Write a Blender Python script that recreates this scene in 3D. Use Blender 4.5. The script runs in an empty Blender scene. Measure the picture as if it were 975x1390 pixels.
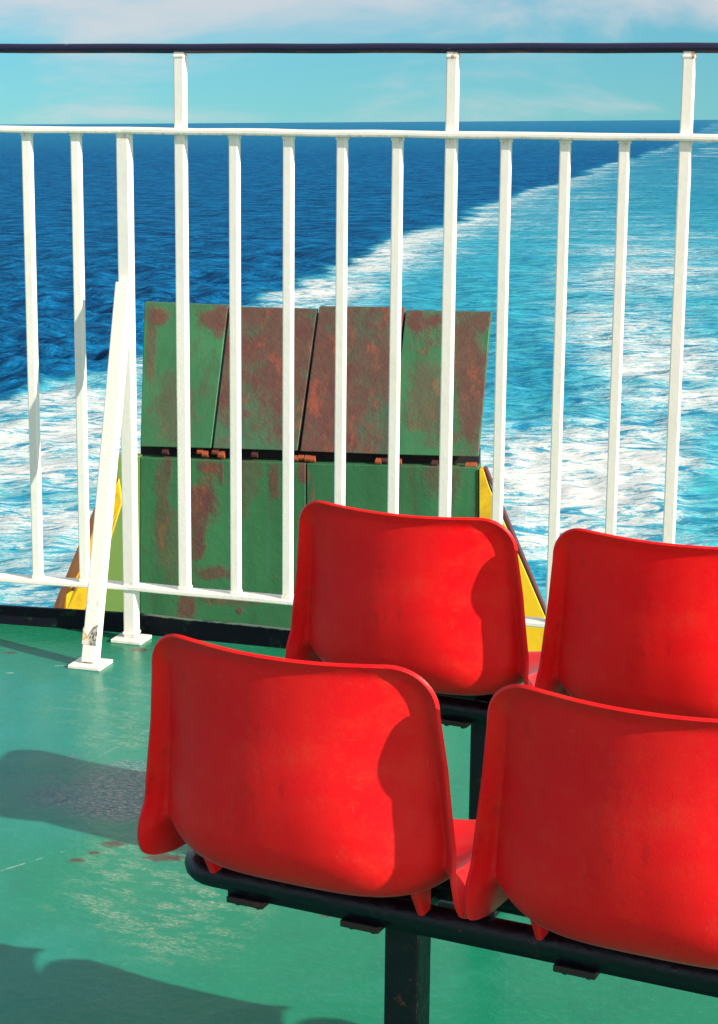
import bpy, bmesh, math, random
import numpy as np
from mathutils import Vector, Matrix
random.seed(7)
rng = np.random.RandomState(11)
R = math.radians
SC = bpy.context.scene
COL = SC.collection

# ------------------------------------------------------------------ camera (ship frame: x right, y towards the stern, z up)
EYE = Vector((0, 0, 1.5))
F_PX, PITCH, ROLL = 2505.7, 0.1946, 0.0097
fw = Vector((0, math.cos(PITCH), -math.sin(PITCH)))
up0 = Vector((0, math.sin(PITCH), math.cos(PITCH)))
rt0 = Vector((1, 0, 0))
rt = math.cos(ROLL)*rt0 + math.sin(ROLL)*up0
up = -math.sin(ROLL)*rt0 + math.cos(ROLL)*up0
cam_d = bpy.data.cameras.new('camera')
cam = bpy.data.objects.new('camera', cam_d); COL.objects.link(cam)
m = Matrix((rt, up, -fw)).transposed().to_4x4(); m.translation = EYE
cam.matrix_world = m
cam_d.sensor_fit = 'VERTICAL'; cam_d.sensor_height = 24
cam_d.lens = 24*F_PX/1390
cam_d.shift_y = -45/1390
cam_d.clip_start = .05; cam_d.clip_end = 90000
SC.camera = cam

def ray(x, y):
    return fw + rt*((x-487.5)/F_PX) - up*((y-650)/F_PX)
def on_plane(x, y, p, n):
    d = ray(x, y); p = Vector(p); n = Vector(n)
    return EYE + d*((p-EYE).dot(n)/d.dot(n))

# ------------------------------------------------------------------ node helpers
def new_mat(name):
    m = bpy.data.materials.new(name); m.use_nodes = True
    nt = m.node_tree; b = nt.nodes['Principled BSDF']
    return m, nt, b
class NB:
    def __init__(s, nt): s.nt = nt
    def n(s, t, **kw):
        nd = s.nt.nodes.new(t)
        for k, v in kw.items(): setattr(nd, k, v)
        return nd
    def l(s, a, b): s.nt.links.new(a, b)
    def val(s, sock, v):
        if isinstance(v, bpy.types.NodeSocket): s.l(v, sock)
        else: sock.default_value = v
    def math(s, op, a, b=0.0, c=None, clamp=False):
        nd = s.n('ShaderNodeMath', operation=op); nd.use_clamp = clamp
        s.val(nd.inputs[0], a); s.val(nd.inputs[1], b)
        if c is not None: s.val(nd.inputs[2], c)
        return nd.outputs[0]
    def noise(s, vec, scale, detail=4, rough=.55, dist=0):
        nd = s.n('ShaderNodeTexNoise'); s.l(vec, nd.inputs['Vector'])
        nd.inputs['Scale'].default_value = scale; nd.inputs['Detail'].default_value = detail
        nd.inputs['Roughness'].default_value = rough; nd.inputs['Distortion'].default_value = dist
        return nd.outputs['Fac']
    def step(s, v, a, b):
        nd = s.n('ShaderNodeMapRange', interpolation_type='SMOOTHSTEP')
        s.val(nd.inputs['Value'], v); s.val(nd.inputs['From Min'], a); s.val(nd.inputs['From Max'], b)
        return nd.outputs['Result']
    def lin(s, v, a, b, c, d):
        nd = s.n('ShaderNodeMapRange')
        s.val(nd.inputs['Value'], v); s.val(nd.inputs['From Min'], a); s.val(nd.inputs['From Max'], b)
        s.val(nd.inputs['To Min'], c); s.val(nd.inputs['To Max'], d)
        return nd.outputs['Result']
    def mix(s, f, a, b):
        nd = s.n('ShaderNodeMix', data_type='RGBA')
        s.val(nd.inputs[0], f)
        for i, v in ((6, a), (7, b)):
            if isinstance(v, bpy.types.NodeSocket): s.l(v, nd.inputs[i])
            else: nd.inputs[i].default_value = (*v[:3], 1)
        return nd.outputs[2]
    def map(s, vec, scale=(1,1,1), rot=(0,0,0), loc=(0,0,0)):
        nd = s.n('ShaderNodeMapping'); s.l(vec, nd.inputs['Vector'])
        nd.inputs['Scale'].default_value = scale; nd.inputs['Rotation'].default_value = rot
        nd.inputs['Location'].default_value = loc
        return nd.outputs[0]
    def coord(s, k='Object'):
        return s.n('ShaderNodeTexCoord').outputs[k]
    def spot(s, vec, c, r, soft, nz=None, amp=0):
        """1 inside a blotch of radius r round c, edge broken up by the noise nz"""
        vm = s.n('ShaderNodeVectorMath', operation='SUBTRACT'); s.l(vec, vm.inputs[0]); vm.inputs[1].default_value = c
        if not hasattr(r, '__len__'): r = (r, r, r)
        v2 = s.n('ShaderNodeVectorMath', operation='DIVIDE'); s.l(vm.outputs[0], v2.inputs[0]); v2.inputs[1].default_value = r
        v3 = s.n('ShaderNodeVectorMath', operation='LENGTH'); s.l(v2.outputs[0], v3.inputs[0])
        d = v3.outputs['Value']
        if nz is not None: d = s.math('ADD', d, s.math('MULTIPLY', s.math('SUBTRACT', nz, .5), amp))
        nd = s.step(d, 1+soft, 1-soft)
        return nd
    def bump(s, h, strength, dist, b, normal=None):
        nd = s.n('ShaderNodeBump'); nd.inputs['Strength'].default_value = strength; nd.inputs['Distance'].default_value = dist
        s.l(h, nd.inputs['Height'])
        if normal is not None: s.l(normal, nd.inputs['Normal'])
        if b is not None: s.l(nd.outputs[0], b.inputs['Normal'])
        return nd.outputs[0]
    def mx(s, a, b): return s.math('MAXIMUM', a, b)
    def paint(s, col, rough, normal, amount, ior=1.45):
        """diffuse ground under a clear film whose reflection is held back to 'amount' of a clean one"""
        d = s.n('ShaderNodeBsdfDiffuse'); g = s.n('ShaderNodeBsdfGlossy'); f = s.n('ShaderNodeFresnel'); f.inputs['IOR'].default_value = ior
        s.val(d.inputs['Color'], col); s.val(g.inputs['Roughness'], rough)
        for q in (d, g, f): s.l(normal, q.inputs['Normal'])
        mx = s.n('ShaderNodeMixShader'); s.l(s.math('MULTIPLY', f.outputs[0], amount), mx.inputs[0])
        s.l(d.outputs[0], mx.inputs[1]); s.l(g.outputs[0], mx.inputs[2])
        out = s.nt.nodes['Material Output']; s.l(mx.outputs[0], out.inputs['Surface'])

# ------------------------------------------------------------------ materials
def mat_white():
    m, nt, b = new_mat('white_gloss_paint'); k = NB(nt); v = k.coord()
    n1 = k.noise(v, 9, 5); n2 = k.noise(v, 60, 4)
    c = k.mix(k.step(n1, .5, .8), (.86, .835, .76), (.80, .765, .68))
    chip = k.step(k.noise(v, 38, 6, .7), .70, .74)
    c = k.mix(k.math('MULTIPLY', chip, .6), c, (.35, .19, .11))
    sz = k.n('ShaderNodeSeparateXYZ'); k.l(v, sz.inputs[0])
    n3 = k.noise(k.map(v, (1, 1, .35)), 60, 6, .75)
    for z_, h_, a_ in ((1.655, .022, .9), (1.438, .016, .45), (.172, .014, .5), (.016, .02, .25)):
        near = k.step(k.math('ABSOLUTE', k.math('SUBTRACT', sz.outputs[2], z_)), h_, h_*.2)
        c = k.mix(k.math('MULTIPLY', k.math('MULTIPLY', near, k.step(n3, .50, .62)), a_), c, (.38, .17, .09))
    k.l(c, b.inputs['Base Color']); b.inputs['Roughness'].default_value = .38
    k.bump(k.math('ADD', n2, k.math('MULTIPLY', n1, 3)), .3, .0016, b)
    return m
def mat_rail():
    m, nt, b = new_mat('navy_rail_paint'); k = NB(nt); v = k.coord()
    chip = k.step(k.noise(k.map(v, (1, 1, 2)), 26, 6, .7), .66, .70)
    geo = k.n('ShaderNodeSeparateXYZ'); k.l(k.n('ShaderNodeNewGeometry').outputs['Normal'], geo.inputs[0])
    low = k.step(geo.outputs[2], -.62, -.95)
    chip = k.math('MULTIPLY', chip, k.lin(low, 0, 1, .25, 1))
    under = k.math('MULTIPLY', low, k.step(k.noise(v, 7, 3), .42, .58))
    c = k.mix(under, (.006, .006, .035), (.16, .03, .03))
    c = k.mix(chip, c, (.6, .5, .42))
    k.l(c, b.inputs['Base Color']); b.inputs['Roughness'].default_value = .5
    k.bump(k.noise(v, 45, 5), .5, .003, b)
    return m
def mat_black():
    m, nt, b = new_mat('black_gloss_paint'); k = NB(nt); v = k.coord()
    n1 = k.noise(v, 30, 5)
    rust = k.step(k.noise(v, 24, 8, .82), .60, .66)
    k.l(k.mix(rust, (.006, .004, .010), (.10, .035, .025)), b.inputs['Base Color'])
    k.l(k.lin(n1, .3, .7, .25, .5), b.inputs['Roughness'])
    b.inputs['Specular IOR Level'].default_value = .4
    k.bump(k.noise(v, 55, 5), .6, .004, b)
    return m
def mat_red():
    m, nt, b = new_mat('red_moulded_plastic'); k = NB(nt); v = k.coord()
    n1 = k.noise(v, 6, 4); fade = k.step(n1, .35, .75)
    c = k.mix(fade, (.84, .006, .012), (.86, .014, .012))
    scr = k.noise(k.map(v, (14, 14, 160), (0.0, .7, .3)), 1.0, 3, .7)
    scr2 = k.noise(k.map(v, (180, 14, 12), (0.3, -.5, .2)), 1.0, 3, .7)
    s = k.mx(k.step(scr, .70, .80), k.step(scr2, .70, .80))
    c = k.mix(k.math('MULTIPLY', s, .34), c, (.80, .16, .11))
    c = k.mix(k.math('MULTIPLY', k.step(k.noise(k.map(v, loc=(2, 7, 4)), 9, 8, .8), .46, .70), .38), c, (.78, .065, .032))
    c = k.mix(k.math('MULTIPLY', k.step(k.noise(k.map(v, (1, 1, .6), loc=(8, 2, 1)), 15, 8, .85), .54, .70), .38), c, (.34, .008, .012))
    dust = k.math('MULTIPLY', k.step(k.noise(v, 140, 3, .7), .66, .74), .12)
    c = k.mix(dust, c, (.75, .3, .2))
    k.l(c, b.inputs['Base Color'])
    h = k.math('ADD', k.math('MULTIPLY', k.noise(v, 420, 2, .5), .5), k.math('MULTIPLY', k.noise(v, 30, 4), 1.1))
    k.paint(c, k.lin(k.noise(v, 12, 6, .65), .3, .7, .34, .48), k.bump(h, .35, .0010, None), .6)
    return m
def mat_ramp(name, base, rust_lo, rust_hi, seed, spots=(), rust=(.090, .028, .026), bright=.12):
    m, nt, b = new_mat(name); k = NB(nt); g = k.coord(); v = k.map(g, loc=(seed*3.1, seed*1.7, seed*5.3))
    big = k.noise(k.map(v, (1, 1, .55)), 1.5, 7, .62, .4)
    mid = k.noise(v, 7, 6, .7)
    mixn = k.math('ADD', k.math('MULTIPLY', big, .7), k.math('MULTIPLY', mid, .3))
    r = k.step(mixn, rust_lo, rust_hi)
    for c, rad, st in spots:
        r = k.mx(r, k.math('MULTIPLY', k.spot(g, c, rad, .38, k.noise(v, 5.5, 8, .75), 2.9), st))
    col = k.mix(k.step(k.noise(v, .9, 3), .35, .7), base, tuple(x*1.35 for x in base))
    col = k.mix(k.math('MULTIPLY', k.step(k.noise(k.map(v, (6, 6, .5)), 1, 5), .45, .75), .5), col, tuple(x*.6 for x in base))
    rc = k.mix(k.step(k.noise(v, 5, 5, .7), .35, .7), rust, (.105, .048, .034))
    rc = k.mix(k.math('MULTIPLY', k.step(k.noise(k.map(v, (2, 2, .7)), 3.2, 6, .75), .58-bright*.3, .66), .85), rc, (.26, .050, .026))
    col = k.mix(r, col, rc)
    dr = k.math('MULTIPLY', k.step(k.noise(k.map(v, (5, 5, .35)), 1.0, 7, .75), .50, .70), .55)
    col = k.mix(dr, col, (.075, .050, .026))
    fl = k.step(k.noise(v, 16, 7, .85), .58, .66)
    col = k.mix(k.math('MULTIPLY', fl, k.lin(r, 0, 1, .15, .8)), col, (.05, .018, .015))
    k.l(col, b.inputs['Base Color'])
    k.l(k.lin(r, 0, 1, .5, .8), b.inputs['Roughness'])
    k.bump(k.math('ADD', k.math('MULTIPLY', mid, 1.0), k.math('MULTIPLY', k.noise(v, 24, 5, .7), k.lin(r, 0, 1, .2, 1.0))), .45, .016, b)
    return m
def mat_plain(name, col, rough=.5, alt=None, scale=6, lo=.5, hi=.7, bumpd=.002):
    m, nt, b = new_mat(name); k = NB(nt); v = k.coord()
    c = k.mix(k.step(k.noise(v, scale, 6, .65), lo, hi), col, alt or tuple(x*.75 for x in col))
    k.l(c, b.inputs['Base Color']); b.inputs['Roughness'].default_value = rough
    k.bump(k.noise(v, scale*5, 5), .5, bumpd, b)
    return m

ROW_A = math.atan2(-.423, .906)
def mat_deck():
    m, nt, b = new_mat('green_deck_paint'); k = NB(nt); v = k.coord()
    n1 = k.noise(v, 1.3, 4); n2 = k.noise(v, 7, 5, .6); n3 = k.noise(v, 55, 5, .7); n4 = k.noise(v, 240, 3, .7)
    sx = k.n('ShaderNodeSeparateXYZ'); k.l(v, sx.inputs[0])
    # cooler, bluer repaint on the left, greener on the right and by the kerb
    side = k.math('ADD', k.math('MULTIPLY', sx.outputs[0], -.9), k.math('MULTIPLY', k.math('SUBTRACT', n1, .5), 1.6))
    c = k.mix(k.step(side, .1, 1.2), (.009, .225, .125), (.007, .222, .210))
    kerbside = k.step(k.math('ADD', k.math('ADD', sx.outputs[1], k.math('MULTIPLY', sx.outputs[0], .28)), k.math('MULTIPLY', n2, .25)), 4.55, 5.05)
    c = k.mix(k.math('MULTIPLY', kerbside, .7), c, (.014, .160, .060))
    c = k.mix(k.math('MULTIPLY', k.step(n2, .45, .75), .35), c, (.012, .16, .10))
    c = k.mix(k.math('MULTIPLY', k.step(n3, .50, .72), .30), c, (.06, .34, .24))
    c = k.mix(k.math('MULTIPLY', k.step(k.noise(v, 2.6, 6, .7), .52, .72), .30), c, (.05, .34, .24))  # broad pale worn patches, glossy sheen also put into their colour
    c = k.mix(k.math('MULTIPLY', k.step(k.noise(v, 34, 7, .85), .62, .70), .5), c, (.008, .07, .045))
    c = k.mix(k.math('MULTIPLY', k.step(k.noise(k.map(v, loc=(5, 3, 1)), 21, 8, .85), .655, .70), .6), c, (.30, .40, .30))
    # worn, speckled strip under the second bench
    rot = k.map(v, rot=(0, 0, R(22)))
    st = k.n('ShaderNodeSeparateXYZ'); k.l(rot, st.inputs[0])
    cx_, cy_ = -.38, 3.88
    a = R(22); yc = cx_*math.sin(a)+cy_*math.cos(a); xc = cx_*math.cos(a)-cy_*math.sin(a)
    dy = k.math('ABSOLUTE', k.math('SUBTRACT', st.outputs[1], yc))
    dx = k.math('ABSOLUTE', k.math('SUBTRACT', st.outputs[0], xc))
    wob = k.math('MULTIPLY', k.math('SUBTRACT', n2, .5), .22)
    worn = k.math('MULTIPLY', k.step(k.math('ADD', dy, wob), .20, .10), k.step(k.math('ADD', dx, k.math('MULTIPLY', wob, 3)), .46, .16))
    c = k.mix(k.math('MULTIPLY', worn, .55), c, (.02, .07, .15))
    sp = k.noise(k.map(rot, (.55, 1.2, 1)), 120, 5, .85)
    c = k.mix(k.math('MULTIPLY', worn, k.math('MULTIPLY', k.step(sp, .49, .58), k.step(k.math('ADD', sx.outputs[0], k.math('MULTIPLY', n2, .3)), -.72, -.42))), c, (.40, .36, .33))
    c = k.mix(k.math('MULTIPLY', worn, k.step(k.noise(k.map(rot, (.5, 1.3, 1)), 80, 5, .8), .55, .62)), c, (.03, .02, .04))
    # scuffed pale patches, rust dots, scratches
    for p, r_, s_ in (((-.42, 3.42, 0), (.14, .22, 1), .8), ((-.30, 3.25, 0), (.12, .16, 1), .7), ((-.56, 4.32, 0), (.10, .10, 1), .7), ((-.52, 4.62, 0), (.16, .25, 1), .45),
                      ((-.70, 4.55, 0), (.10, .20, 1), .25), ((-.47, 3.62, 0), (.10, .08, 1), .35)):
        e = k.spot(v, p, r_, .5, n2, 1.4)
        e = k.math('MULTIPLY', e, k.step(k.noise(k.map(rot, (.6, 1.4, 1)), 17, 6, .75), .46, .60))
        c = k.mix(k.math('MULTIPLY', k.math('MULTIPLY', e, k.step(k.noise(k.map(rot, (.5, 1.2, 1)), 150, 6, .88), .44, .62)), s_), c, (.36, .42, .31))
    for p, r_ in (((-.505, 3.64, 0), .018), ((-.40, 3.57, 0), .022), ((-.37, 3.565, 0), .016), ((-.54, 3.59, 0), .010), ((-.57, 3.55, 0), .012), ((-.05, 3.3, 0), .012), ((-.98, 5.02, 0), .012), ((-.62, 5.06, 0), .02)):
        c = k.mix(k.math('MULTIPLY', k.spot(v, p, (r_*1.3, r_*.9, 1), .35, k.noise(v, 75, 7, .85), 5.5), .8), c, (.09, .022, .015))
    for (x0, y0), (x1, y1), w in (((-.76, 3.45), (-.60, 3.60), .0035), ((-.68, 4.03), (-.45, 4.5), .003), ((-.96, 4.83), (-.93, 4.83), .007), ((-.84, 4.9), (-.80, 4.9), .004)):
        L = math.hypot(x1-x0, y1-y0); an = math.atan2(y1-y0, x1-x0)
        mp = k.n('ShaderNodeVectorMath', operation='SUBTRACT'); k.l(v, mp.inputs[0]); mp.inputs[1].default_value = ((x0+x1)/2, (y0+y1)/2, 0)
        q = k.n('ShaderNodeSeparateXYZ'); k.l(k.map(mp.outputs[0], rot=(0, 0, -an)), q.inputs[0])
        mk = k.math('MULTIPLY', k.step(k.math('ABSOLUTE', q.outputs[0]), L/2, L/2-.01), k.step(k.math('ABSOLUTE', q.outputs[1]), w, w*.4))
        mk = k.math('MULTIPLY', mk, k.step(k.noise(v, 28, 6, .8), .46, .56))
        c = k.mix(k.math('MULTIPLY', mk, .7 if w > .003 else .25), c, (.45, .55, .50))
    # one deck plate seam
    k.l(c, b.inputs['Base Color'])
    ro = k.lin(n2, .3, .7, .10, .26)
    ro = k.math('ADD', ro, k.math('MULTIPLY', worn, .12))
    h = k.math('ADD', k.math('MULTIPLY', n3, .6), k.math('ADD', k.math('MULTIPLY', n4, .15), k.math('MULTIPLY', n2, 2.2)))
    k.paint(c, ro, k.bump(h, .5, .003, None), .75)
    return m
def mat_kerb():
    m, nt, b = new_mat('kerb_paint'); k = NB(nt); v = k.coord()
    n = k.noise(v, 30, 6, .7)
    s = k.n('ShaderNodeSeparateXYZ'); k.l(v, s.inputs[0])
    gz = k.n('ShaderNodeSeparateXYZ'); k.l(k.n('ShaderNodeNewGeometry').outputs['Normal'], gz.inputs[0])
    c = k.mix(k.step(n, .56, .66), (.005, .007, .014), (.008, .035, .022))
    # paint rubbed through to primer along the top edge, right of the corner post
    rub = k.math('MULTIPLY', k.step(k.math('ADD', s.outputs[2], k.math('MULTIPLY', k.math('SUBTRACT', n, .5), .012)), .0545, .0575), k.step(s.outputs[0], -.64, -.60))
    c = k.mix(k.math('MULTIPLY', rub, .85), c, (.40, .44, .34))
    worn = k.math('MULTIPLY', k.step(s.outputs[0], .22, .36), k.step(k.noise(v, 17, 6, .7), .40, .52))
    c = k.mix(k.math('MULTIPLY', worn, .9), c, (.42, .25, .22))
    k.l(c, b.inputs['Base Color']); b.inputs['Roughness'].default_value = .7; b.inputs['Specular IOR Level'].default_value = .15
    k.bump(n, .5, .004, b)
    return m

# ------------------------------------------------------------------ mesh helpers
def link(name, bm, mat, parent=None, smooth=False, bevel=0):
    bmesh.ops.recalc_face_normals(bm, faces=bm.faces)
    me = bpy.data.meshes.new(name); bm.to_mesh(me); bm.free()
    me.materials.append(mat)
    if smooth: me.polygons.foreach_set('use_smooth', [True]*len(me.polygons))
    o = bpy.data.objects.new(name, me); COL.objects.link(o)
    if parent: o.parent = parent
    if bevel:
        md = o.modifiers.new('bevel', 'BEVEL'); md.width = bevel; md.segments = 2; md.limit_method = 'ANGLE'
        md.harden_normals = False
    return o
def empty(name, loc=(0, 0, 0), rz=0):
    o = bpy.data.objects.new(name, None); COL.objects.link(o)
    o.location = loc; o.rotation_euler = (0, 0, rz); o.empty_display_size = .2
    return o
def tag(o, label=None, cat=None, group=None, kind=None):
    for kk, vv in (('label', label), ('category', cat), ('group', group), ('kind', kind)):
        if vv: o[kk] = vv
    return o
def box_axes(bm, c, ax, ay, az):
    """box round centre c with half-axis vectors"""
    vs = [bm.verts.new(Vector(c)+ax*i+ay*j+az*k) for i in (-1, 1) for j in (-1, 1) for k in (-1, 1)]
    for f in ((0,1,3,2), (4,6,7,5), (0,4,5,1), (2,3,7,6), (0,2,6,4), (1,5,7,3)):
        bm.faces.new([vs[i] for i in f])
def bar(bm, p, q, w, d, side):
    """square bar from p to q, w along 'side', d across it"""
    p, q = Vector(p), Vector(q); t = (q-p).normalized(); s = Vector(side); s = (s-t*s.dot(t)).normalized(); u = t.cross(s)
    box_axes(bm, (p+q)/2, s*w/2, u*d/2, (q-p)/2)
def tube(bm, pts, rad, seg=14, closed=False, ell=1):
    pts = [Vector(p) for p in pts]; n = len(pts); rings = []
    upv = Vector((0, 0, 1))
    for i, p in enumerate(pts):
        a = pts[(i-1) % n] if (closed or i > 0) else p
        b_ = pts[(i+1) % n] if (closed or i < n-1) else p
        t = (b_-a).normalized(); s = t.cross(upv)
        if s.length < 1e-4: s = Vector((1, 0, 0))
        s.normalize(); u = s.cross(t)
        rings.append([bm.verts.new(p + s*math.cos(2*math.pi*k/seg)*rad*ell + u*math.sin(2*math.pi*k/seg)*rad) for k in range(seg)])
    for i in range(n if closed else n-1):
        A, B = rings[i], rings[(i+1) % n]
        for k in range(seg): bm.faces.new((A[k], A[(k+1) % seg], B[(k+1) % seg], B[k]))
    if not closed: bm.faces.new(rings[0]); bm.faces.new(rings[-1])
def prism(bm, pts, back):
    """outline pts extruded by the vector back (real thickness)"""
    back = Vector(back); a = [bm.verts.new(Vector(p)) for p in pts]; b_ = [bm.verts.new(Vector(p)+back) for p in pts]
    bm.faces.new(a); bm.faces.new(b_[::-1]); n = len(a)
    for i in range(n): bm.faces.new((a[i], b_[i], b_[(i+1) % n], a[(i+1) % n]))

WHITE = mat_white(); NAVY = mat_rail(); BLACK = mat_black(); RED = mat_red()

# ------------------------------------------------------------------ red bucket seat shell
def catmull(P, n):
    P = [np.array(p, float) for p in P]; P = [2*P[0]-P[1]]+P+[2*P[-1]-P[-2]]
    out = []
    for i in range(1, len(P)-2):
        for j in range(24):
            t = j/24
            out.append(.5*((2*P[i])+(-P[i-1]+P[i+1])*t+(2*P[i-1]-5*P[i]+4*P[i+1]-P[i+2])*t*t+(-P[i-1]+3*P[i]-3*P[i+1]+P[i+2])*t**3))
    out.append(P[-2]); out = np.array(out)
    s = np.concatenate([[0], np.cumsum(np.linalg.norm(np.diff(out, axis=0), axis=1))])
    return out, s
PROFILE = [(-.011, .802), (-.009, .742), (-.005, .67), (-.001, .60), (.004, .545), (.010, .503), (.030, .470), (.072, .449), (.140, .438), (.24, .433), (.31, .439), (.355, .447), (.380, .440), (.392, .425)]
def shell_mesh():
    C, s = catmull(PROFILE, 0); L = s[-1]; rc = .062
    rows = np.concatenate([rc*(1-np.cos(np.linspace(0, math.pi/2, 14))), np.linspace(rc, L-.05, 52)[1:], L-.05*np.cos(np.linspace(0, math.pi/2, 9))[1:]])
    rows = np.unique(np.clip(rows, 0, L))
    interp = lambda v, xs, ys: float(np.interp(v, xs, ys))
    sw = [0, .07, .15, .27, .36, .45, .62, L]
    W = [.215, .217, .226, .239, .248, .249, .238, .222]
    D = [.048, .062, .080, .098, .108, .088, .045, .030]
    LD = [.016, .026, .038, .062, .114, .102, .048, .018]
    LW = [.024, .026, .026, .029, .042, .046, .040, .028]
    NU = 111; us = np.sin(np.linspace(-math.pi/2, math.pi/2, NU))*.8+np.linspace(-1, 1, NU)*.2
    bm = bmesh.new(); grid = []
    for sv in rows:
        y = np.interp(sv, s, C[:, 0]); z = np.interp(sv, s, C[:, 1])
        e = 6e-3; ty = np.interp(sv+e, s, C[:, 0])-np.interp(sv-e, s, C[:, 0]); tz = np.interp(sv+e, s, C[:, 1])-np.interp(sv-e, s, C[:, 1])
        tl = math.hypot(ty, tz); ty /= tl; tz /= tl
        ny, nz = -tz, ty                       # towards the sitter: forward, then up
        w0 = interp(sv, sw, W); d0 = interp(sv, sw, D); ld = interp(sv, sw, LD); lw = interp(sv, sw, LW)
        w = w0
        rf = .05
        if sv < rc: w = w0-rc+math.sqrt(max(0, rc*rc-(rc-sv)**2))
        if sv > L-rf: w = w0-rf+math.sqrt(max(0, rf*rf-(sv-(L-rf))**2))
        row = []
        for u in us:
            x = w*u; ax = abs(x)
            body = d0*(ax/w0)**interp(sv, [0, .12, .22, .30, .40, .55, L], [2.1, 2.2, 2.7, 3.8, 5.0, 3.8, 3.0])
            # distance to the outline of the sheet
            de = w0-ax; dt = sv; dist = min(de, dt)
            if ax > w0-rc and sv < rc: dist = rc-math.hypot(ax-(w0-rc), rc-sv)
            lws = lw
            # the lip is narrow along the top edge, wide down the sides
            mixv = min(1, max(0, (ax/w0-.55)/.4)); lwd = .020*(1-mixv)+lws*mixv; ldp = .009*(1-mixv)+ld*mixv
            q = max(0, 1-max(dist, 0)/lwd)
            lip = ldp*q**1.6
            if sv > L-.08: lip *= 1
            dd = body-lip
            # slight lumbar fullness towards the back and a dip along the top edge
            dd -= .012*math.exp(-((sv-.25)/.13)**2)*(1-(ax/w0)**2)
            dip = -.007*math.exp(-(sv/.05)**2)*(1-(ax/w0)**2)
            row.append(bm.verts.new((x, y+ny*dd, z+nz*dd+dip)))
        grid.append(row)
    for i in range(len(grid)-1):
        for j in range(NU-1):
            try: bm.faces.new((grid[i][j], grid[i][j+1], grid[i+1][j+1], grid[i+1][j]))
            except ValueError: pass
    return bm
def lug_mesh(sx):
    bm = bmesh.new()
    # tapering rib from the underside of the shell down to the beam
    top = [(-.008, .074), (.008, .074), (.008, .125), (-.008, .125)]; bot = [(-.005, .102), (.005, .102), (.005, .130), (-.005, .130)]
    a = [bm.verts.new((sx+x, y, .500 if y < .07 else .462)) for x, y in top]; b_ = [bm.verts.new((sx+x, y, .413)) for x, y in bot]
    bm.faces.new(a); bm.faces.new(b_)
    for i in range(4): bm.faces.new((a[i], a[(i+1) % 4], b_[(i+1) % 4], b_[i]))
    return bm

e1 = Vector((.906, -.423, 0)); en = Vector((.423, .906, 0))
def make_bench(along, perp, label):
    root = empty('bench', e1*along+en*perp, ROW_A)
    tag(root, label, 'bench seat', 'rows of red bucket seats')
    # beam: an oval ring of round tube, rear run under the bend of the shells
    bm = bmesh.new(); pts = []
    x0, x1, yr, yf = -.685, .685, .142, .250; rr = (yf-yr)/2
    for i in range(24): pts.append((x0+(x1-x0)*i/23, yr, .394))
    for i in range(1, 12): a = -math.pi/2+math.pi*i/12; pts.append((x1+rr*math.cos(a), yr+rr+rr*math.sin(a), .394))
    for i in range(24): pts.append((x1-(x1-x0)*i/23, yf, .394))
    for i in range(1, 12): a = math.pi/2+math.pi*i/12; pts.append((x0+rr*math.cos(a), yr+rr+rr*math.sin(a), .394))
    tube(bm, pts, .0195, 14, closed=True)
    bar(bm, (x0+.03, yr, .388), (x1-.03, yr, .388), .028, .034, (0, 0, 1))
    link('beam', bm, BLACK, root, True)
    for bx in (-.625, -.440, -.12, .12, .44, .62):
        bm = bmesh.new(); box_axes(bm, (bx, .146, .369), Vector((.030, 0, 0)), Vector((0, .026, 0)), Vector((0, 0, .005)))
        for q_ in (-.017, .017): tube(bm, [(bx+q_, .134, .358), (bx+q_, .134, .3635)], .0055, 6)
        link('bracket', bm, RUSTY, root, bevel=.0015)
    for lx in (-.398, .398):
        bm = bmesh.new(); box_axes(bm, (lx, .200, .190), Vector((.027, 0, 0)), Vector((0, .027, 0)), Vector((0, 0, .186)))
        lg = link('leg', bm, BLACK, root, bevel=.006)
        bm = bmesh.new(); box_axes(bm, (lx, .205, .006), Vector((.06, 0, 0)), Vector((0, .10, 0)), Vector((0, 0, .006)))
        link('foot_plate', bm, BLACK, lg, bevel=.002)
        bm = bmesh.new(); box_axes(bm, (lx, .212, .384), Vector((.032, 0, 0)), Vector((0, .085, 0)), Vector((0, 0, .011)))
        link('cross_member', bm, BLACK, root, bevel=.003)
    for i, sx in enumerate((-.503, 0, .503)):
        me = SHELL if SHELL else None
        o = bpy.data.objects.new('seat_shell', SHELL); COL.objects.link(o); o.parent = root
        o.location = (sx, 0, 0)
        md = o.modifiers.new('thickness', 'SOLIDIFY'); md.thickness = .0055; md.offset = 0
        md2 = o.modifiers.new('round', 'BEVEL'); md2.width = .0018; md2.segments = 2; md2.limit_method = 'ANGLE'; md2.angle_limit = R(50)
        for s_ in (-.165, .165):
            l_ = link('mounting_lug', lug_mesh(s_), RED, o, bevel=.004)
    return root
RUSTY = mat_plain('rusty_dark_steel', (.022, .012, .012), .6, (.12, .03, .02), 25)
bm = shell_mesh(); bmesh.ops.recalc_face_normals(bm, faces=bm.faces)
SHELL = bpy.data.meshes.new('seat_shell'); bm.to_mesh(SHELL); bm.free(); SHELL.materials.append(RED)
SHELL.polygons.foreach_set('use_smooth', [True]*len(SHELL.polygons))
make_bench(-.590, 2.10, 'nearer row of red plastic bucket seats on a black tube beam')
make_bench(-.812, 2.99, 'farther row of red plastic bucket seats, next to the white railing')

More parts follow.
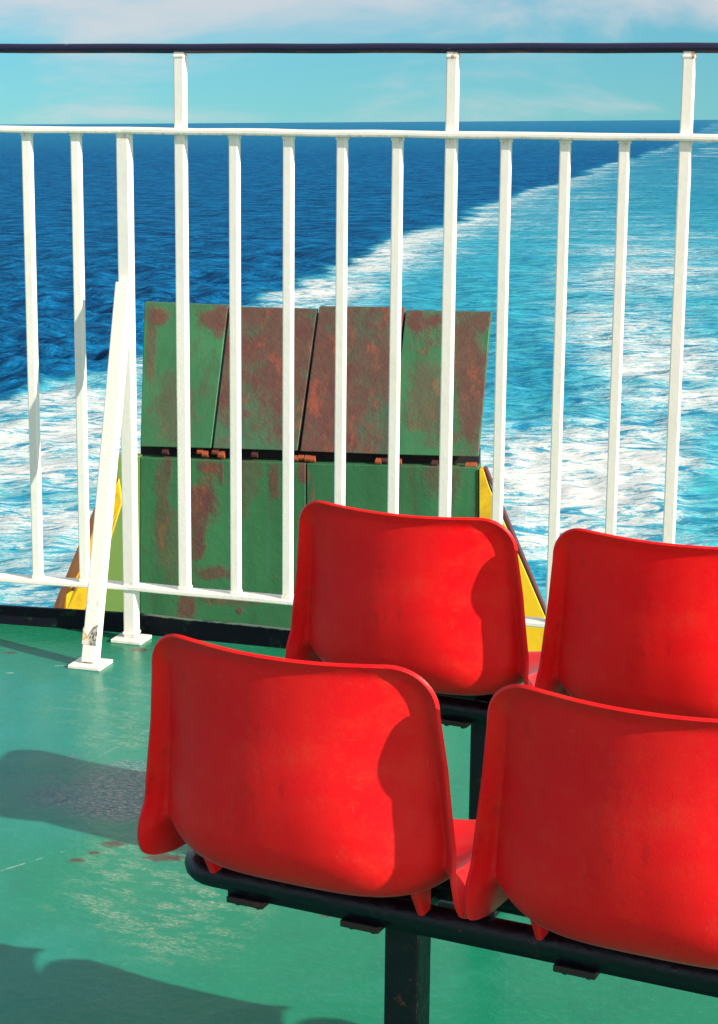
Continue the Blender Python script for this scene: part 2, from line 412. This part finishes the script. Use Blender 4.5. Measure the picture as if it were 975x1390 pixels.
# ------------------------------------------------------------------ railing
PSI, DD = -.2941, 4.972
er = Vector((math.cos(PSI), math.sin(PSI), 0)); nr = Vector((-er.y, er.x, 0)); upz = Vector((0, 0, 1))
def rp(t, z=0, off=0): return Vector((0, DD, 0)) + er*t + nr*off + upz*z
P2 = -.222; e2 = Vector((math.cos(P2), math.sin(P2), 0)); n2v = Vector((-e2.y, e2.x, 0)); TC = -.683
def rl(t, z=0, off=0): return rp(TC) + e2*t + n2v*off + upz*z       # left wing of the railing, t < 0
ZT, ZM, ZB = 1.672, 1.452, .158
rail = empty('guard_railing', rp(TC)); ROFF = -rp(TC)
tag(rail, 'white painted steel guard railing with a black handrail along the deck edge', 'railing')
def rlink(name, bm, mat, parent=None, **kw):
    bmesh.ops.translate(bm, vec=ROFF, verts=bm.verts)
    return link(name, bm, mat, parent or rail, **kw)
LT = -1.6; RT = 1.75
# handrail
def spine(z, off=0, wob=0):
    pts = [rl(LT + (0-LT)*i/12, z, off) for i in range(12)]
    pts += [rp(TC+(RT-TC)*i/24, z, off) for i in range(25)]
    return [p+upz*wob*math.sin(i*1.7)*.5 for i, p in enumerate(pts)]
bm = bmesh.new(); tube(bm, spine(ZT, 0, .0012), .0128, 12, ell=1.7); rlink('top_rail', bm, NAVY, smooth=True)
for nm, z, h, d in (('mid_rail', ZM, .0185, .062), ('bottom_rail', ZB, .0135, .056)):
    bm = bmesh.new(); pts = spine(z, 0, .0015)
    rings = []
    for i, p in enumerate(pts):
        n = n2v if i < 12 else nr
        hh = h/2*(1+.05*math.sin(i*2.1))
        rings.append([bm.verts.new(p+n*a*d/2+upz*b_*hh) for a, b_ in ((-1, -1), (-1, 1), (1, 1), (1, -1))])
    for A, B in zip(rings, rings[1:]):
        for q in range(4): bm.faces.new((A[q], A[(q+1) % 4], B[(q+1) % 4], B[q]))
    bm.faces.new(rings[0]); bm.faces.new(rings[-1])
    rlink(nm, bm, WHITE, bevel=.006 if nm == 'mid_rail' else .003)
def upright(name, P, z0, z1, w, side, d=None):
    bm = bmesh.new(); bar(bm, P+upz*z0, P+upz*z1, w, d or w, side)
    for zz in (z0+.012, z1-.013):            # weld fillets where it meets the rails
        bar(bm, P+upz*(zz-.005), P+upz*(zz+.005), w*1.14+random.uniform(0, .0015), (d or w)*1.14, side)
    return rlink(name, bm, WHITE, bevel=.0035)
for t in (-.361, -.206, -.055, .098, .390, .545, .697, 1.005, 1.155, 1.305, 1.61):
    upright('baluster', rp(t), ZB, ZM, .0265, er)
for t in (-.517, .244, .851, 1.46):
    upright('post', rp(t), ZB, ZT-.008, .030, er)
for t in (-.143, -.288, -.431, -.72, -.865, -1.01):
    upright('baluster', rl(t), ZB, ZM, .0265, e2)
pst = upright('post', rl(-.576), 0, ZT-.008, .030, e2)
def plate(P, hx, hy, parent, name='base_plate'):
    bm = bmesh.new(); box_axes(bm, P+upz*.005, er*hx, nr*hy, upz*.005); return rlink(name, bm, WHITE, parent, bevel=.002)
# corner post with its foot and leaning brace
cp = upright('post', rp(TC, 0, -.004), .01, ZM+.008, .037, er, .036); plate(rp(TC+.002, 0, -.012), .047, .042, cp)
for t in (1.20,):
    p_ = upright('post', rp(t), .01, ZM, .036, er); plate(rp(t, 0, -.01), .047, .042, p_)
bm = bmesh.new()
BF = Vector((-.737, 4.905, .01)); BT = rp(TC+.004, 1.035, -.026)
bar(bm, BF, BT, .041, .040, er); br = rlink('brace', bm, WHITE, bevel=.003)
bm = bmesh.new(); box_axes(bm, BF+Vector((0, 0, -.005)), er*.048, nr*.045, upz*.005); rlink('base_plate', bm, WHITE, br, bevel=.002)
# weathered sticker wrapped on the foot of the brace
def sticker_mat():
    m, nt, b = new_mat('weathered_sticker'); k = NB(nt); v = k.coord()
    n = k.noise(v, 60, 5, .75, 1.2); n2 = k.noise(k.map(v, (1, 1, .5)), 110, 4, .7, 2)
    c = k.mix(k.step(n2, .47, .52), (.55, .50, .42), (.05, .06, .05))
    s = k.n('ShaderNodeSeparateXYZ'); k.l(v, s.inputs[0])
    left = k.step(s.outputs[0], -.080, -.092)
    c = k.mix(left, c, (.74, .70, .62)); 
    c = k.mix(k.math('MULTIPLY', left, k.step(n, .50, .54)), c, (.62, .40, .12))
    k.l(c, b.inputs['Base Color']); b.inputs['Roughness'].default_value = .5
    return m
t_ = (BT-BF).normalized(); s_ = (er-t_*er.dot(t_)).normalized(); u_ = t_.cross(s_)
if u_.y > 0: u_ = -u_
bm = bmesh.new(); c0 = BF+t_*.077+u_*.0208
prism(bm, [c0+s_*a+t_*b_ for a, b_ in ((-.0215, -.028), (.0215, -.030), (.0217, .030), (.010, .022), (-.006, -.004), (-.0215, .018))], u_*-.0006)
rlink('sticker', bm, sticker_mat(), br)

# ------------------------------------------------------------------ deck, kerb, hull
kc = Vector((-.632, 5.224, 0)); kr = Vector((.951, -.3075, 0)).normalized(); kl = Vector((.974, -.215, 0)).normalized()
KN = Vector((-kr.y, kr.x, 0)); KLN = Vector((-kl.y, kl.x, 0))
kL = kc-kl*5.5; kR = kc+kr*6.5
bm = bmesh.new()
out = [kL, kc, kR, Vector((6.5, -4, 0)), Vector((-6.5, -4, 0))]
prism(bm, out, (0, 0, -.25))
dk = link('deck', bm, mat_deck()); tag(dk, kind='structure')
bm = bmesh.new()
kh, kt = .057, .014
def kring(p, n):
    return [bm.verts.new(p+upz*-.25), bm.verts.new(p+upz*kh), bm.verts.new(p+n*kt+upz*kh), bm.verts.new(p+n*kt+upz*-.25)]
pts = [(kc-kl*(5.5-5.5*i/24)+KLN*.0015, KLN) for i in range(24)]+[(kc+kr*(6.5*i/60)+KN*.0015, KN) for i in range(61)]
rings = [kring(p+upz*0, n) for p, n in pts]
for i, r_ in enumerate(rings):
    dz = .0022*math.sin(i*1.9)+random.uniform(-.0012, .0012); r_[1].co.z += dz; r_[2].co.z += dz
for A, B in zip(rings, rings[1:]):
    for q in range(4): bm.faces.new((A[q], A[(q+1) % 4], B[(q+1) % 4], B[q]))
bm.faces.new(rings[0]); bm.faces.new(rings[-1])
kb = link('deck_kerb', bm, mat_kerb()); tag(kb, kind='structure')
HULLM = mat_plain('hull_paint', (.02, .10, .06), .5, (.09, .03, .02), 1.2, .55, .7, .01)
bm = bmesh.new()
prism(bm, [p+upz*-.254+Vector((0, -.1, 0)) for p in out], (0, 0, -6.2))
box_axes(bm, (0, 12.2, -10.3), Vector((6.8, 0, 0)), Vector((0, 8.6, 0)), Vector((0, 0, 3.9)))
hl = link('hull', bm, HULLM); tag(hl, kind='structure')

# ------------------------------------------------------------------ raised stern ramp
YR = 18.0; ya = R(9.0)
RP = Vector((0, YR, 0)); RN = Vector((math.sin(ya), math.cos(ya), 0)); RX = Vector((RN.y, -RN.x, 0))
def q(x, y, back=0): return on_plane(x, y, RP+RN*back, RN)
ramp = empty('stern_ramp', Vector((-1.2, YR+.2, -6.4))); RO = -Vector((-1.2, YR+.2, -6.4))
tag(ramp, 'raised green and rust-brown steel ramp with yellow side plates beyond the railing', 'ramp')
def plink(name, bm, mat, parent=None, **kw):
    bmesh.ops.translate(bm, vec=RO, verts=bm.verts)
    o = link(name, bm, mat, parent or ramp, **kw); return o
GREEN = (.026, .128, .050)
def sp(x, y, r, st=1.0, k=(1, 1)): return (tuple(q(x, y)+RO), (r*k[0], 2, r*k[1]), st)
main_m = mat_ramp('ramp_green', GREEN, .60, .70, 1, [sp(275, 682, .20, .95, (.85, 1.1)), sp(268, 730, .15, .9, (.5, 1.4)), sp(373, 655, .09, .9, (.6, 1.8)), sp(222, 700, .16, .6, (.5, 3.4)), sp(290, 778, .14, .8, (1.3, .5)), sp(240, 740, .2, .35, (1.2, 2)), sp(255, 822, .13, .9, (.7, 1.2)), sp(310, 812, .2, .6, (1.6, .4)), sp(325, 829, .04, .9), sp(335, 640, .18, .45, (.8, 2.0)), sp(600, 650, .2, .6), sp(287, 634, .08, .9, (1.4, .9)), sp(412, 642, .06, .9, (.9, 2.2)), sp(300, 640, .05, .8, (.5, 2.5)), sp(228, 634, .06, .7, (.7, 2.4)), sp(424, 700, .05, .6, (.4, 6))])
bm = bmesh.new(); prism(bm, [q(190, 621), q(415, 629), q(415, 960), q(190, 960)], RN*.25); plink('main_panel', bm, main_m, bevel=.01)
bm = bmesh.new(); prism(bm, [q(416.2, 629), q(650, 634.5), q(650, 960), q(416.2, 960)], RN*.25); plink('main_panel', bm, main_m, bevel=.01)
# recess behind the hinge line
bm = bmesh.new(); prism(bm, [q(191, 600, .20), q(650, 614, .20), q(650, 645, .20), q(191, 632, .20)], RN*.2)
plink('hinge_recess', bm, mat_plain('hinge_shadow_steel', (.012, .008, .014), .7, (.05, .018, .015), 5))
T = .55
# dark strips added behind the flaps to make the gaps between them dark
for x0, x1 in ((311, 288), (431.5, 405.5), (550, 528.5)):
    bm = bmesh.new(); prism(bm, [q(x0-7, 425, T+.16), q(x0+6, 425, T+.16), q(x1+6, 612, .12), q(x1-5, 612, .12)], RN*.06); plink('gap_backing', bm, RUSTY, bevel=.004)
# four flaps, leaning slightly away at the top
def flap(pts, m):
    p = [q(x, y, b_) for x, y, b_ in pts]
    bm = bmesh.new(); prism(bm, p, RN*.09); return plink('flap', bm, m, bevel=.008)
flap([(196, 410, T), (309.5, 415, T), (286.5, 608.5, 0), (190.5, 606, 0)], mat_ramp('flap_paint_mostly_green', GREEN, .60, .70, 3, [sp(206, 436, .09, .9, (1.2, 1)), sp(292, 440, .16, .95, (1.1, 1)), sp(235, 560, .22, .45, (1.0, 1.6)), sp(250, 412, .12, .9, (5, .35)), sp(200, 470, .1, .6, (.5, 4))]))
flap([(312, 417, T), (430.5, 420, T), (403.5, 612, 0), (289, 608.5, 0)], mat_ramp('flap_paint_rust_over_green', (.026, .095, .045), .42, .58, 5, [sp(385, 480, .55, .95, (.6, 1.4)), sp(330, 430, .3, .9)]))
flap([(433.5, 416.5, T), (548.5, 418, T), (527.5, 617, 0), (407.5, 612.5, 0)], mat_ramp('flap_paint_brown_rust', (.03, .085, .045), .42, .58, 8, [sp(440, 520, .5, .95, (.7, 1.6)), sp(520, 500, .35, .8)], bright=.25))
flap([(551, 422, T), (667, 424, T), (649.5, 620, 0), (529.5, 617, 0)], mat_ramp('flap_paint_patchy_rust', GREEN, .53, .64, 12, [sp(563, 442, .12, .95), (sp(642, 520, .3, .9, (.55, 2.6))), sp(583, 550, .26, .6, (.8, 1.3)), sp(655, 445, .12, .9)]))
KN_M = mat_plain('rusty_orange_knuckle', (.30, .065, .018), .7, (.10, .025, .02), 9)
DK_M = mat_plain('dark_knuckle', (.055, .012, .012), .7, (.015, .006, .01), 9)
for x, y, mm, r_ in ((225, 613, DK_M, .035), (272, 613, KN_M, .03), (279, 616, KN_M, .035), (293, 613, KN_M, .035), (301, 617, KN_M, .04), (346, 617, DK_M, .035), (401, 622, KN_M, .032), (409, 621, KN_M, .03), (418, 622, KN_M, .035), (424, 623, KN_M, .035), (514, 626, KN_M, .035), (522, 625, DK_M, .03), (541, 627, KN_M, .035), (590, 629, DK_M, .035), (636, 632, KN_M, .035), (643, 632, KN_M, .035)):
    bm = bmesh.new(); p = q(x, y, .05); ax = RX*.02
    tube(bm, [p-ax*1.6+upz*.004, p-ax, p+ax, p+ax*1.6], r_, 10); plink('hinge_knuckle', bm, mm, smooth=False, bevel=.004)
YEL = mat_plain('yellow_paint', (.74, .50, .012), .5, (.50, .30, .02), 2.2, .5, .7, .006)
ORG = mat_plain('orange_rust_paint', (.85, .24, .012), .6, (.60, .14, .012), 3, .45, .65, .01)
PUR = mat_plain('purple_brown_edge', (.10, .022, .025), .6, (.06, .02, .03), 5)
SIDEG = mat_plain('side_green_sunlit', (.085, .17, .03), .5, (.055, .13, .035), 1.5)
# cheek on the left, turned towards the sun; sunlit lightness put into its green
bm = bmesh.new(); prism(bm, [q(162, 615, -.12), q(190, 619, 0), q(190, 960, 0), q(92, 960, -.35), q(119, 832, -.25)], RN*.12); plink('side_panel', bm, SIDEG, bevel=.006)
bm = bmesh.new(); prism(bm, [q(161, 650, -.14), q(165, 682, -.14), q(118, 834, -.27), q(96, 905, -.3), q(72, 905, -.3), q(88, 833, -.27), q(90, 808, -.25), q(108, 775, -.2), q(129, 712, -.16)], RN*.12)
yl = plink('side_plate', bm, YEL, bevel=.006); tag(yl, 'left side plate, bright yellow with a hole')
bm = bmesh.new(); prism(bm, [q(161, 648, -.14), q(129, 711, -.16), q(108, 774, -.2), q(90, 807, -.25), q(87.5, 833, -.27), q(71, 905, -.3), q(40, 905, .3), q(69, 833, .25), q(106, 742, .15), q(128, 690, .10)], RN*.03)
plink('side_plate_edge', bm, ORG)
bm = bmesh.new(); p = q(99, 800, -.275); tube(bm, [p, p+RN*.05], .017, 12); plink('lifting_eye', bm, PUR, yl)
bm = bmesh.new(); prism(bm, [q(650.5, 637, -.02), q(656, 637, -.02), q(664, 662, -.02), q(740, 838, -.02), q(768, 905, -.02), q(650.5, 905, -.02)], RN*.16)
yr_ = plink('side_plate', bm, YEL, bevel=.006); tag(yr_, 'right side plate, yellow with a purple-brown edge')
bm = bmesh.new(); prism(bm, [q(657, 636, .0), q(663, 650, .0), q(741.5, 836, .0), q(770, 905, .0), q(772.5, 905, .0), q(743.5, 836, .0), q(665.5, 650, .0), q(660, 637, .0)], RN*.14)
plink('side_plate_edge', bm, PUR)

# ------------------------------------------------------------------ sea: one sheet from under the ship to the horizon
HS = 14.0; TX, TY = math.tan(R(.92)), math.tan(R(-.2))
def build_sea():
    NA = 880; core = np.linspace(-.245, .245, 640)
    outer = .245+(np.linspace(0, 1, 121)[1:]**1.7)*1.15
    az = np.concatenate([-outer[::-1], core, outer])
    dep_ = np.linspace(.000002, 1, 1)
    # rows even in depression angle, so the sheet is finest where it is seen finest
    b = np.concatenate([np.linspace(.0002, .004, 14)[:-1], np.linspace(.004, .335, 860), np.linspace(.335, 6, 40)[1:]])
    dist = (HS+EYE.z)/b
    A, Dm = np.meshgrid(az, dist)
    X = Dm*np.sin(A); Y = Dm*np.cos(A)
    Hh = np.zeros_like(X)
    drow = np.gradient(-dist)[:, None]; drow = np.abs(drow)
    for i in range(64):
        lam = 1.6*(9/1.6)**rng.rand(); k = 2*math.pi/lam
        th = R(200)+rng.randn()*.75
        amp = .016*lam**.7
        fade = np.clip((lam/(np.maximum(drow, .02))-3)/4, 0, 1)
        w = np.sin(k*(X*math.cos(th)+Y*math.sin(th))+rng.rand()*6.28)
        Hh += amp*fade*(w+.35*(w*w-.5))
    # ---- wake envelopes on the water, by bearing and depression from the stern
    a = np.tan(A)*1000; d = (HS+EYE.z)/Y*1000; d = np.where(Y > 0, d, 5000)
    def g(px, py, sx, sy, rot=0):
        ax, ay = (px-487.5)/2.5057, (py-166)/2.5057*1.0
        # depression in mrad corrected for the camera's pitch
        ay = np.tan(math.atan((py-650)/F_PX)+PITCH)*1000 - math.tan(R(.2))*1000*0
        ax = ax*1.0/ (math.cos(math.atan((py-650)/F_PX)))*1.0
        dx = a-ax; dy = d-ay; c, s = math.cos(rot), math.sin(rot)
        u = (dx*c+dy*s)/(sx/2.5057); v = (-dx*s+dy*c)/(sy/2.5057)
        return np.exp(-.5*(u*u+v*v))
    # left edge of the wake: px as a function of py
    ey = np.array([150, 190, 200, 212, 225, 240, 258, 275, 290, 305, 322, 345, 370, 412, 450, 485, 500, 530, 545, 560, 1400])
    ex = np.array([975, 905, 868, 832, 785, 745, 700, 648, 600, 545, 498, 462, 428, 340, 240, 150, 85, 20, -60, -900, -3000])
    dy_ = np.tan(np.arctan((ey-650)/F_PX)+PITCH)*1000; dx_ = (ex-487.5)/2.5057
    edge = np.interp(d, dy_, dx_)
    wig = 1.0*np.sin(X*.029+Y*.017)*3+2.0*np.sin(X*.9+1.7*np.sin(Y*.5))*np.sin(Y*.8)+2.2*np.sin(X*.11+Y*.053)+1.6*np.sin(X*.31-Y*.09+1)+1.2*np.sin(X*.8+Y*.27)
    wig *= np.clip(d/50, .25, 1.3)*1.7
    inside = 1/(1+np.exp(-(a-edge+wig)/np.clip(d*.045, 1.3, 4)))
    crest = np.exp(-np.abs(a-edge+wig-np.clip(d*.18, 2, 30))/np.clip(d*.24, 4, 34))*inside
    foam = (.16+.16*np.clip((d-12)/50, 0, 1))*inside + .32*crest*np.clip((d-4)/30, .30, 1)
    foam += inside*(.42*g(455, 385, 75, 26, -.25)+.28*g(560, 320, 70, 16, -.3)+.62*g(70, 590, 150, 48)+.30*g(60, 700, 130, 60)+.25*g(40, 800, 120, 30)
             +.62*g(810, 640, 130, 62)+.40*g(720, 720, 90, 70)+.34*g(880, 480, 90, 45, .5)+.28*g(900, 350, 90, 30, .25)+.16*g(820, 420, 60, 50)+.2*g(955, 500, 60, 60)
             -.16*g(600, 400, 80, 45)-.20*g(735, 515, 40, 40)-.26*g(960, 650, 38, 55)-.08*g(860, 545, 50, 14)-.12*g(940, 270, 90, 30)-.10*g(750, 330, 90, 30))
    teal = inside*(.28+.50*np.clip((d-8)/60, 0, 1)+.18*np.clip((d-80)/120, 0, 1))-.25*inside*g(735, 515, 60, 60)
    foam += .17*inside*np.clip((75-d)/45, 0, 1)*np.clip((d-5)/12, .3, 1)
    foam = .74*np.tanh(foam/.74)
    teal += .26*np.clip((17-d)/15, 0, 1)*(1-inside*.5)  # far water coloured lighter, standing in for sky reflection towards the horizon
    Hh *= 1-.72*inside
    Hh += inside*(.025*np.sin(X*1.3+1.1*np.sin(Y*.9))*np.sin(Y*1.1+np.sin(X*.7)))*np.clip((d-40)/60, 0, 1)
    Z = -HS + X*TX + Y*TY + Hh
    nr_, nc = X.shape
    co = np.stack([X, Y, Z], -1).reshape(-1, 3).astype(np.float32)
    idx = np.arange(nr_*nc).reshape(nr_, nc)
    f = np.stack([idx[:-1, :-1], idx[1:, :-1], idx[1:, 1:], idx[:-1, 1:]], -1).reshape(-1, 4)
    me = bpy.data.meshes.new('sea'); me.vertices.add(len(co)); me.vertices.foreach_set('co', co.ravel())
    me.loops.add(f.size); me.loops.foreach_set('vertex_index', f.ravel().astype(np.int32))
    me.polygons.add(len(f)); me.polygons.foreach_set('loop_start', (np.arange(len(f))*4).astype(np.int32)); me.polygons.foreach_set('loop_total', np.full(len(f), 4, np.int32))
    me.polygons.foreach_set('use_smooth', np.ones(len(f), bool))
    far = np.clip((34-d)/24, 0, 1)
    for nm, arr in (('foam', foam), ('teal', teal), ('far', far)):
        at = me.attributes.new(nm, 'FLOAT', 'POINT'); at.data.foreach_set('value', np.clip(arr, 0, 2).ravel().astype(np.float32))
    me.update(); me.validate()
    return me
me = build_sea()
def mat_sea():
    m, nt, b = new_mat('sea_water'); k = NB(nt); v = k.coord()
    fa = k.n('ShaderNodeAttribute', attribute_name='foam').outputs['Fac']
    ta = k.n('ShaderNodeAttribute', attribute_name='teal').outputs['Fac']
    st = k.map(v, (.50, 1.0, 1), (0, 0, R(-7)))
    n_big = k.noise(st, .10, 5, .6, .6); n_mid = k.noise(st, .38, 8, .74, 2.6); n_fin = k.noise(st, 1.5, 7, .78, 1.0); n_tiny = k.noise(v, 5, 5, .8)
    tot = k.math('ADD', k.math('ADD', k.math('MULTIPLY', n_big, .22), k.math('MULTIPLY', n_mid, .34)), k.math('ADD', k.math('MULTIPLY', n_fin, .32), k.math('MULTIPLY', n_tiny, .12)))
    fr = k.n('ShaderNodeAttribute', attribute_name='far').outputs['Fac']
    nf = k.noise(k.map(v, (1.0, .55, 1), (0, 0, R(-7))), .045, 8, .74, .8)
    tot = k.math('ADD', k.math('MULTIPLY', tot, k.math('SUBTRACT', 1, fr)), k.math('MULTIPLY', nf, fr))
    # lacy filaments
    rid = k.math('SUBTRACT', 1, k.math('MULTIPLY', k.math('ABSOLUTE', k.math('SUBTRACT', n_mid, .5)), 13), clamp=True)
    rid2 = k.math('SUBTRACT', 1, k.math('MULTIPLY', k.math('ABSOLUTE', k.math('SUBTRACT', n_fin, .5)), 10), clamp=True)
    lace = k.math('MULTIPLY', k.math('ADD', k.math('MULTIPLY', rid, .6), k.math('MULTIPLY', rid2, .4)), .16)
    t = k.math('ADD', k.math('MULTIPLY_ADD', k.math('SUBTRACT', tot, .5), 2.5, .5), k.math('ADD', lace, k.math('MULTIPLY', k.math('SUBTRACT', fa, .5), .62)))
    foam = k.math('MULTIPLY', k.step(t, .55, .74), .94)
    foam = k.math('MULTIPLY', foam, k.step(fa, .05, .22))
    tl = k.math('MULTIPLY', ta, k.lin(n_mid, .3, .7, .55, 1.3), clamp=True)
    wv = k.noise(k.map(v, (.75, 1.2, 1), (0, 0, R(12))), .30, 8, .82, .6)
    c = k.mix(k.step(wv, .40, .62), (.001, .045, .150), (.005, .200, .460))  # light and dark of the wavelets put into the water colour
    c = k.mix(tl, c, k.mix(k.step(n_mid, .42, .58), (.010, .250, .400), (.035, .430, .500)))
    c = k.mix(k.math('MULTIPLY', ta, k.step(n_fin, .54, .70)), c, (.12, .52, .62))
    haze = k.math('MULTIPLY', k.step(t, .34, .60), k.math('MULTIPLY', k.step(fa, .1, .5), .34))
    c = k.mix(haze, c, (.17, .58, .66))
    c = k.mix(foam, c, (.72, .72, .69))
    k.l(c, b.inputs['Base Color'])
    w1 = k.noise(k.map(v, (1, 2.0, 1), (0, 0, R(20))), .9, 5, .65, .3)
    w2 = k.noise(k.map(v, (1, 1.7, 1), (0, 0, R(-15))), .16, 4, .6)
    nb = k.bump(w2, 1.0, 1.8, None)
    nb2 = k.bump(w1, 1.0, .7, None, nb)
    calm = k.lin(ta, 0, .9, 1, .22)
    for q in (nb, nb2): k.l(calm, q.node.inputs['Strength'])
    nb3 = k.bump(foam, .4, .03, None, nb2)
    k.paint(c, k.lin(foam, 0, 1, .18, .8), nb3, k.lin(foam, 0, 1, .17, .02), 1.33)
    return m
me.materials.append(mat_sea())
sea = bpy.data.objects.new('sea', me); COL.objects.link(sea); tag(sea, kind='structure')

# ------------------------------------------------------------------ light: clear low sun from behind right, pale turquoise sky with thin cloud
SD = Vector((.857, -.515, 0)).normalized(); EL = R(25)
to_sun = Vector((SD.x*math.cos(EL), SD.y*math.cos(EL), math.sin(EL)))
sd = bpy.data.lights.new('sun', 'SUN'); sd.energy = 4.6; sd.angle = R(.5); sd.color = (1, .91, .76)
so = bpy.data.objects.new('sun', sd); COL.objects.link(so)
so.rotation_euler = to_sun.to_track_quat('Z', 'Y').to_euler(); so.location = (6, -6, 10)
W = bpy.data.worlds.new('World'); SC.world = W; W.use_nodes = True
nt = W.node_tree; nt.nodes.clear(); k = NB(nt)
sky = k.n('ShaderNodeTexSky', sky_type='NISHITA'); sky.sun_disc = False; sky.sun_elevation = EL; sky.sun_rotation = math.atan2(SD.x, SD.y)
sky.air_density = 1.0; sky.dust_density = .8; sky.ozone_density = 2.0
bg = k.n('ShaderNodeBackground'); ou = k.n('ShaderNodeOutputWorld')
v = k.coord('Generated'); s = k.n('ShaderNodeSeparateXYZ'); k.l(v, s.inputs[0])
z = k.math('MAXIMUM', s.outputs[2], .015)
dv = k.n('ShaderNodeCombineXYZ'); k.l(k.math('DIVIDE', s.outputs[0], k.math('ADD', z, .06)), dv.inputs[0]); k.l(k.math('DIVIDE', s.outputs[1], k.math('ADD', z, .06)), dv.inputs[1])
cn = k.noise(k.map(v, (6, 6, 22), loc=(3.3, 1.2, .4)), 1.0, 7, .55, .5)
cl = k.step(k.math('ADD', cn, k.math('MULTIPLY', k.step(s.outputs[2], .012, .06), .20)), .50, .78)
back = k.math('MULTIPLY', k.math('MULTIPLY', k.step(s.outputs[1], .15, -.45), k.math('MULTIPLY', k.step(s.outputs[2], .72, .35), k.step(s.outputs[0], -.45, .45))), k.lin(k.noise(v, 2.2, 5), .3, .7, .45, .95))  # unseen bright cloud bank behind right, added as fill for the seat backs
lift = k.n('ShaderNodeCombineXYZ'); k.l(s.outputs[0], lift.inputs[0]); k.l(s.outputs[1], lift.inputs[1]); k.l(k.math('ADD', s.outputs[2], .07), lift.inputs[2])
k.l(lift.outputs[0], sky.inputs[0]) if len(sky.inputs) else None
base = k.mix(1.0, (1, 1, 1), (1, 1, 1))
mul = k.n('ShaderNodeMix', data_type='RGBA', blend_type='MULTIPLY'); mul.inputs[0].default_value = 1
k.l(sky.outputs[0], mul.inputs[6]); mul.inputs[7].default_value = (.35, .74, .80, 1)
col = k.mix(k.math('MULTIPLY', cl, .78), mul.outputs[2], (4.4, 4.3, 4.45))
col = k.mix(back, col, (11.5, 9.8, 8.8))
k.l(col, bg.inputs[0]); bg.inputs[1].default_value = .10
k.l(bg.outputs[0], ou.inputs[0])

SC.view_settings.view_transform = 'Standard'; SC.view_settings.look = 'None'
SC.view_settings.gamma = 1; SC.view_settings.exposure = .70; SC.view_settings.use_curve_mapping = False
SC.render.engine = 'CYCLES'; SC.cycles.max_bounces = 8; SC.cycles.use_denoising = True
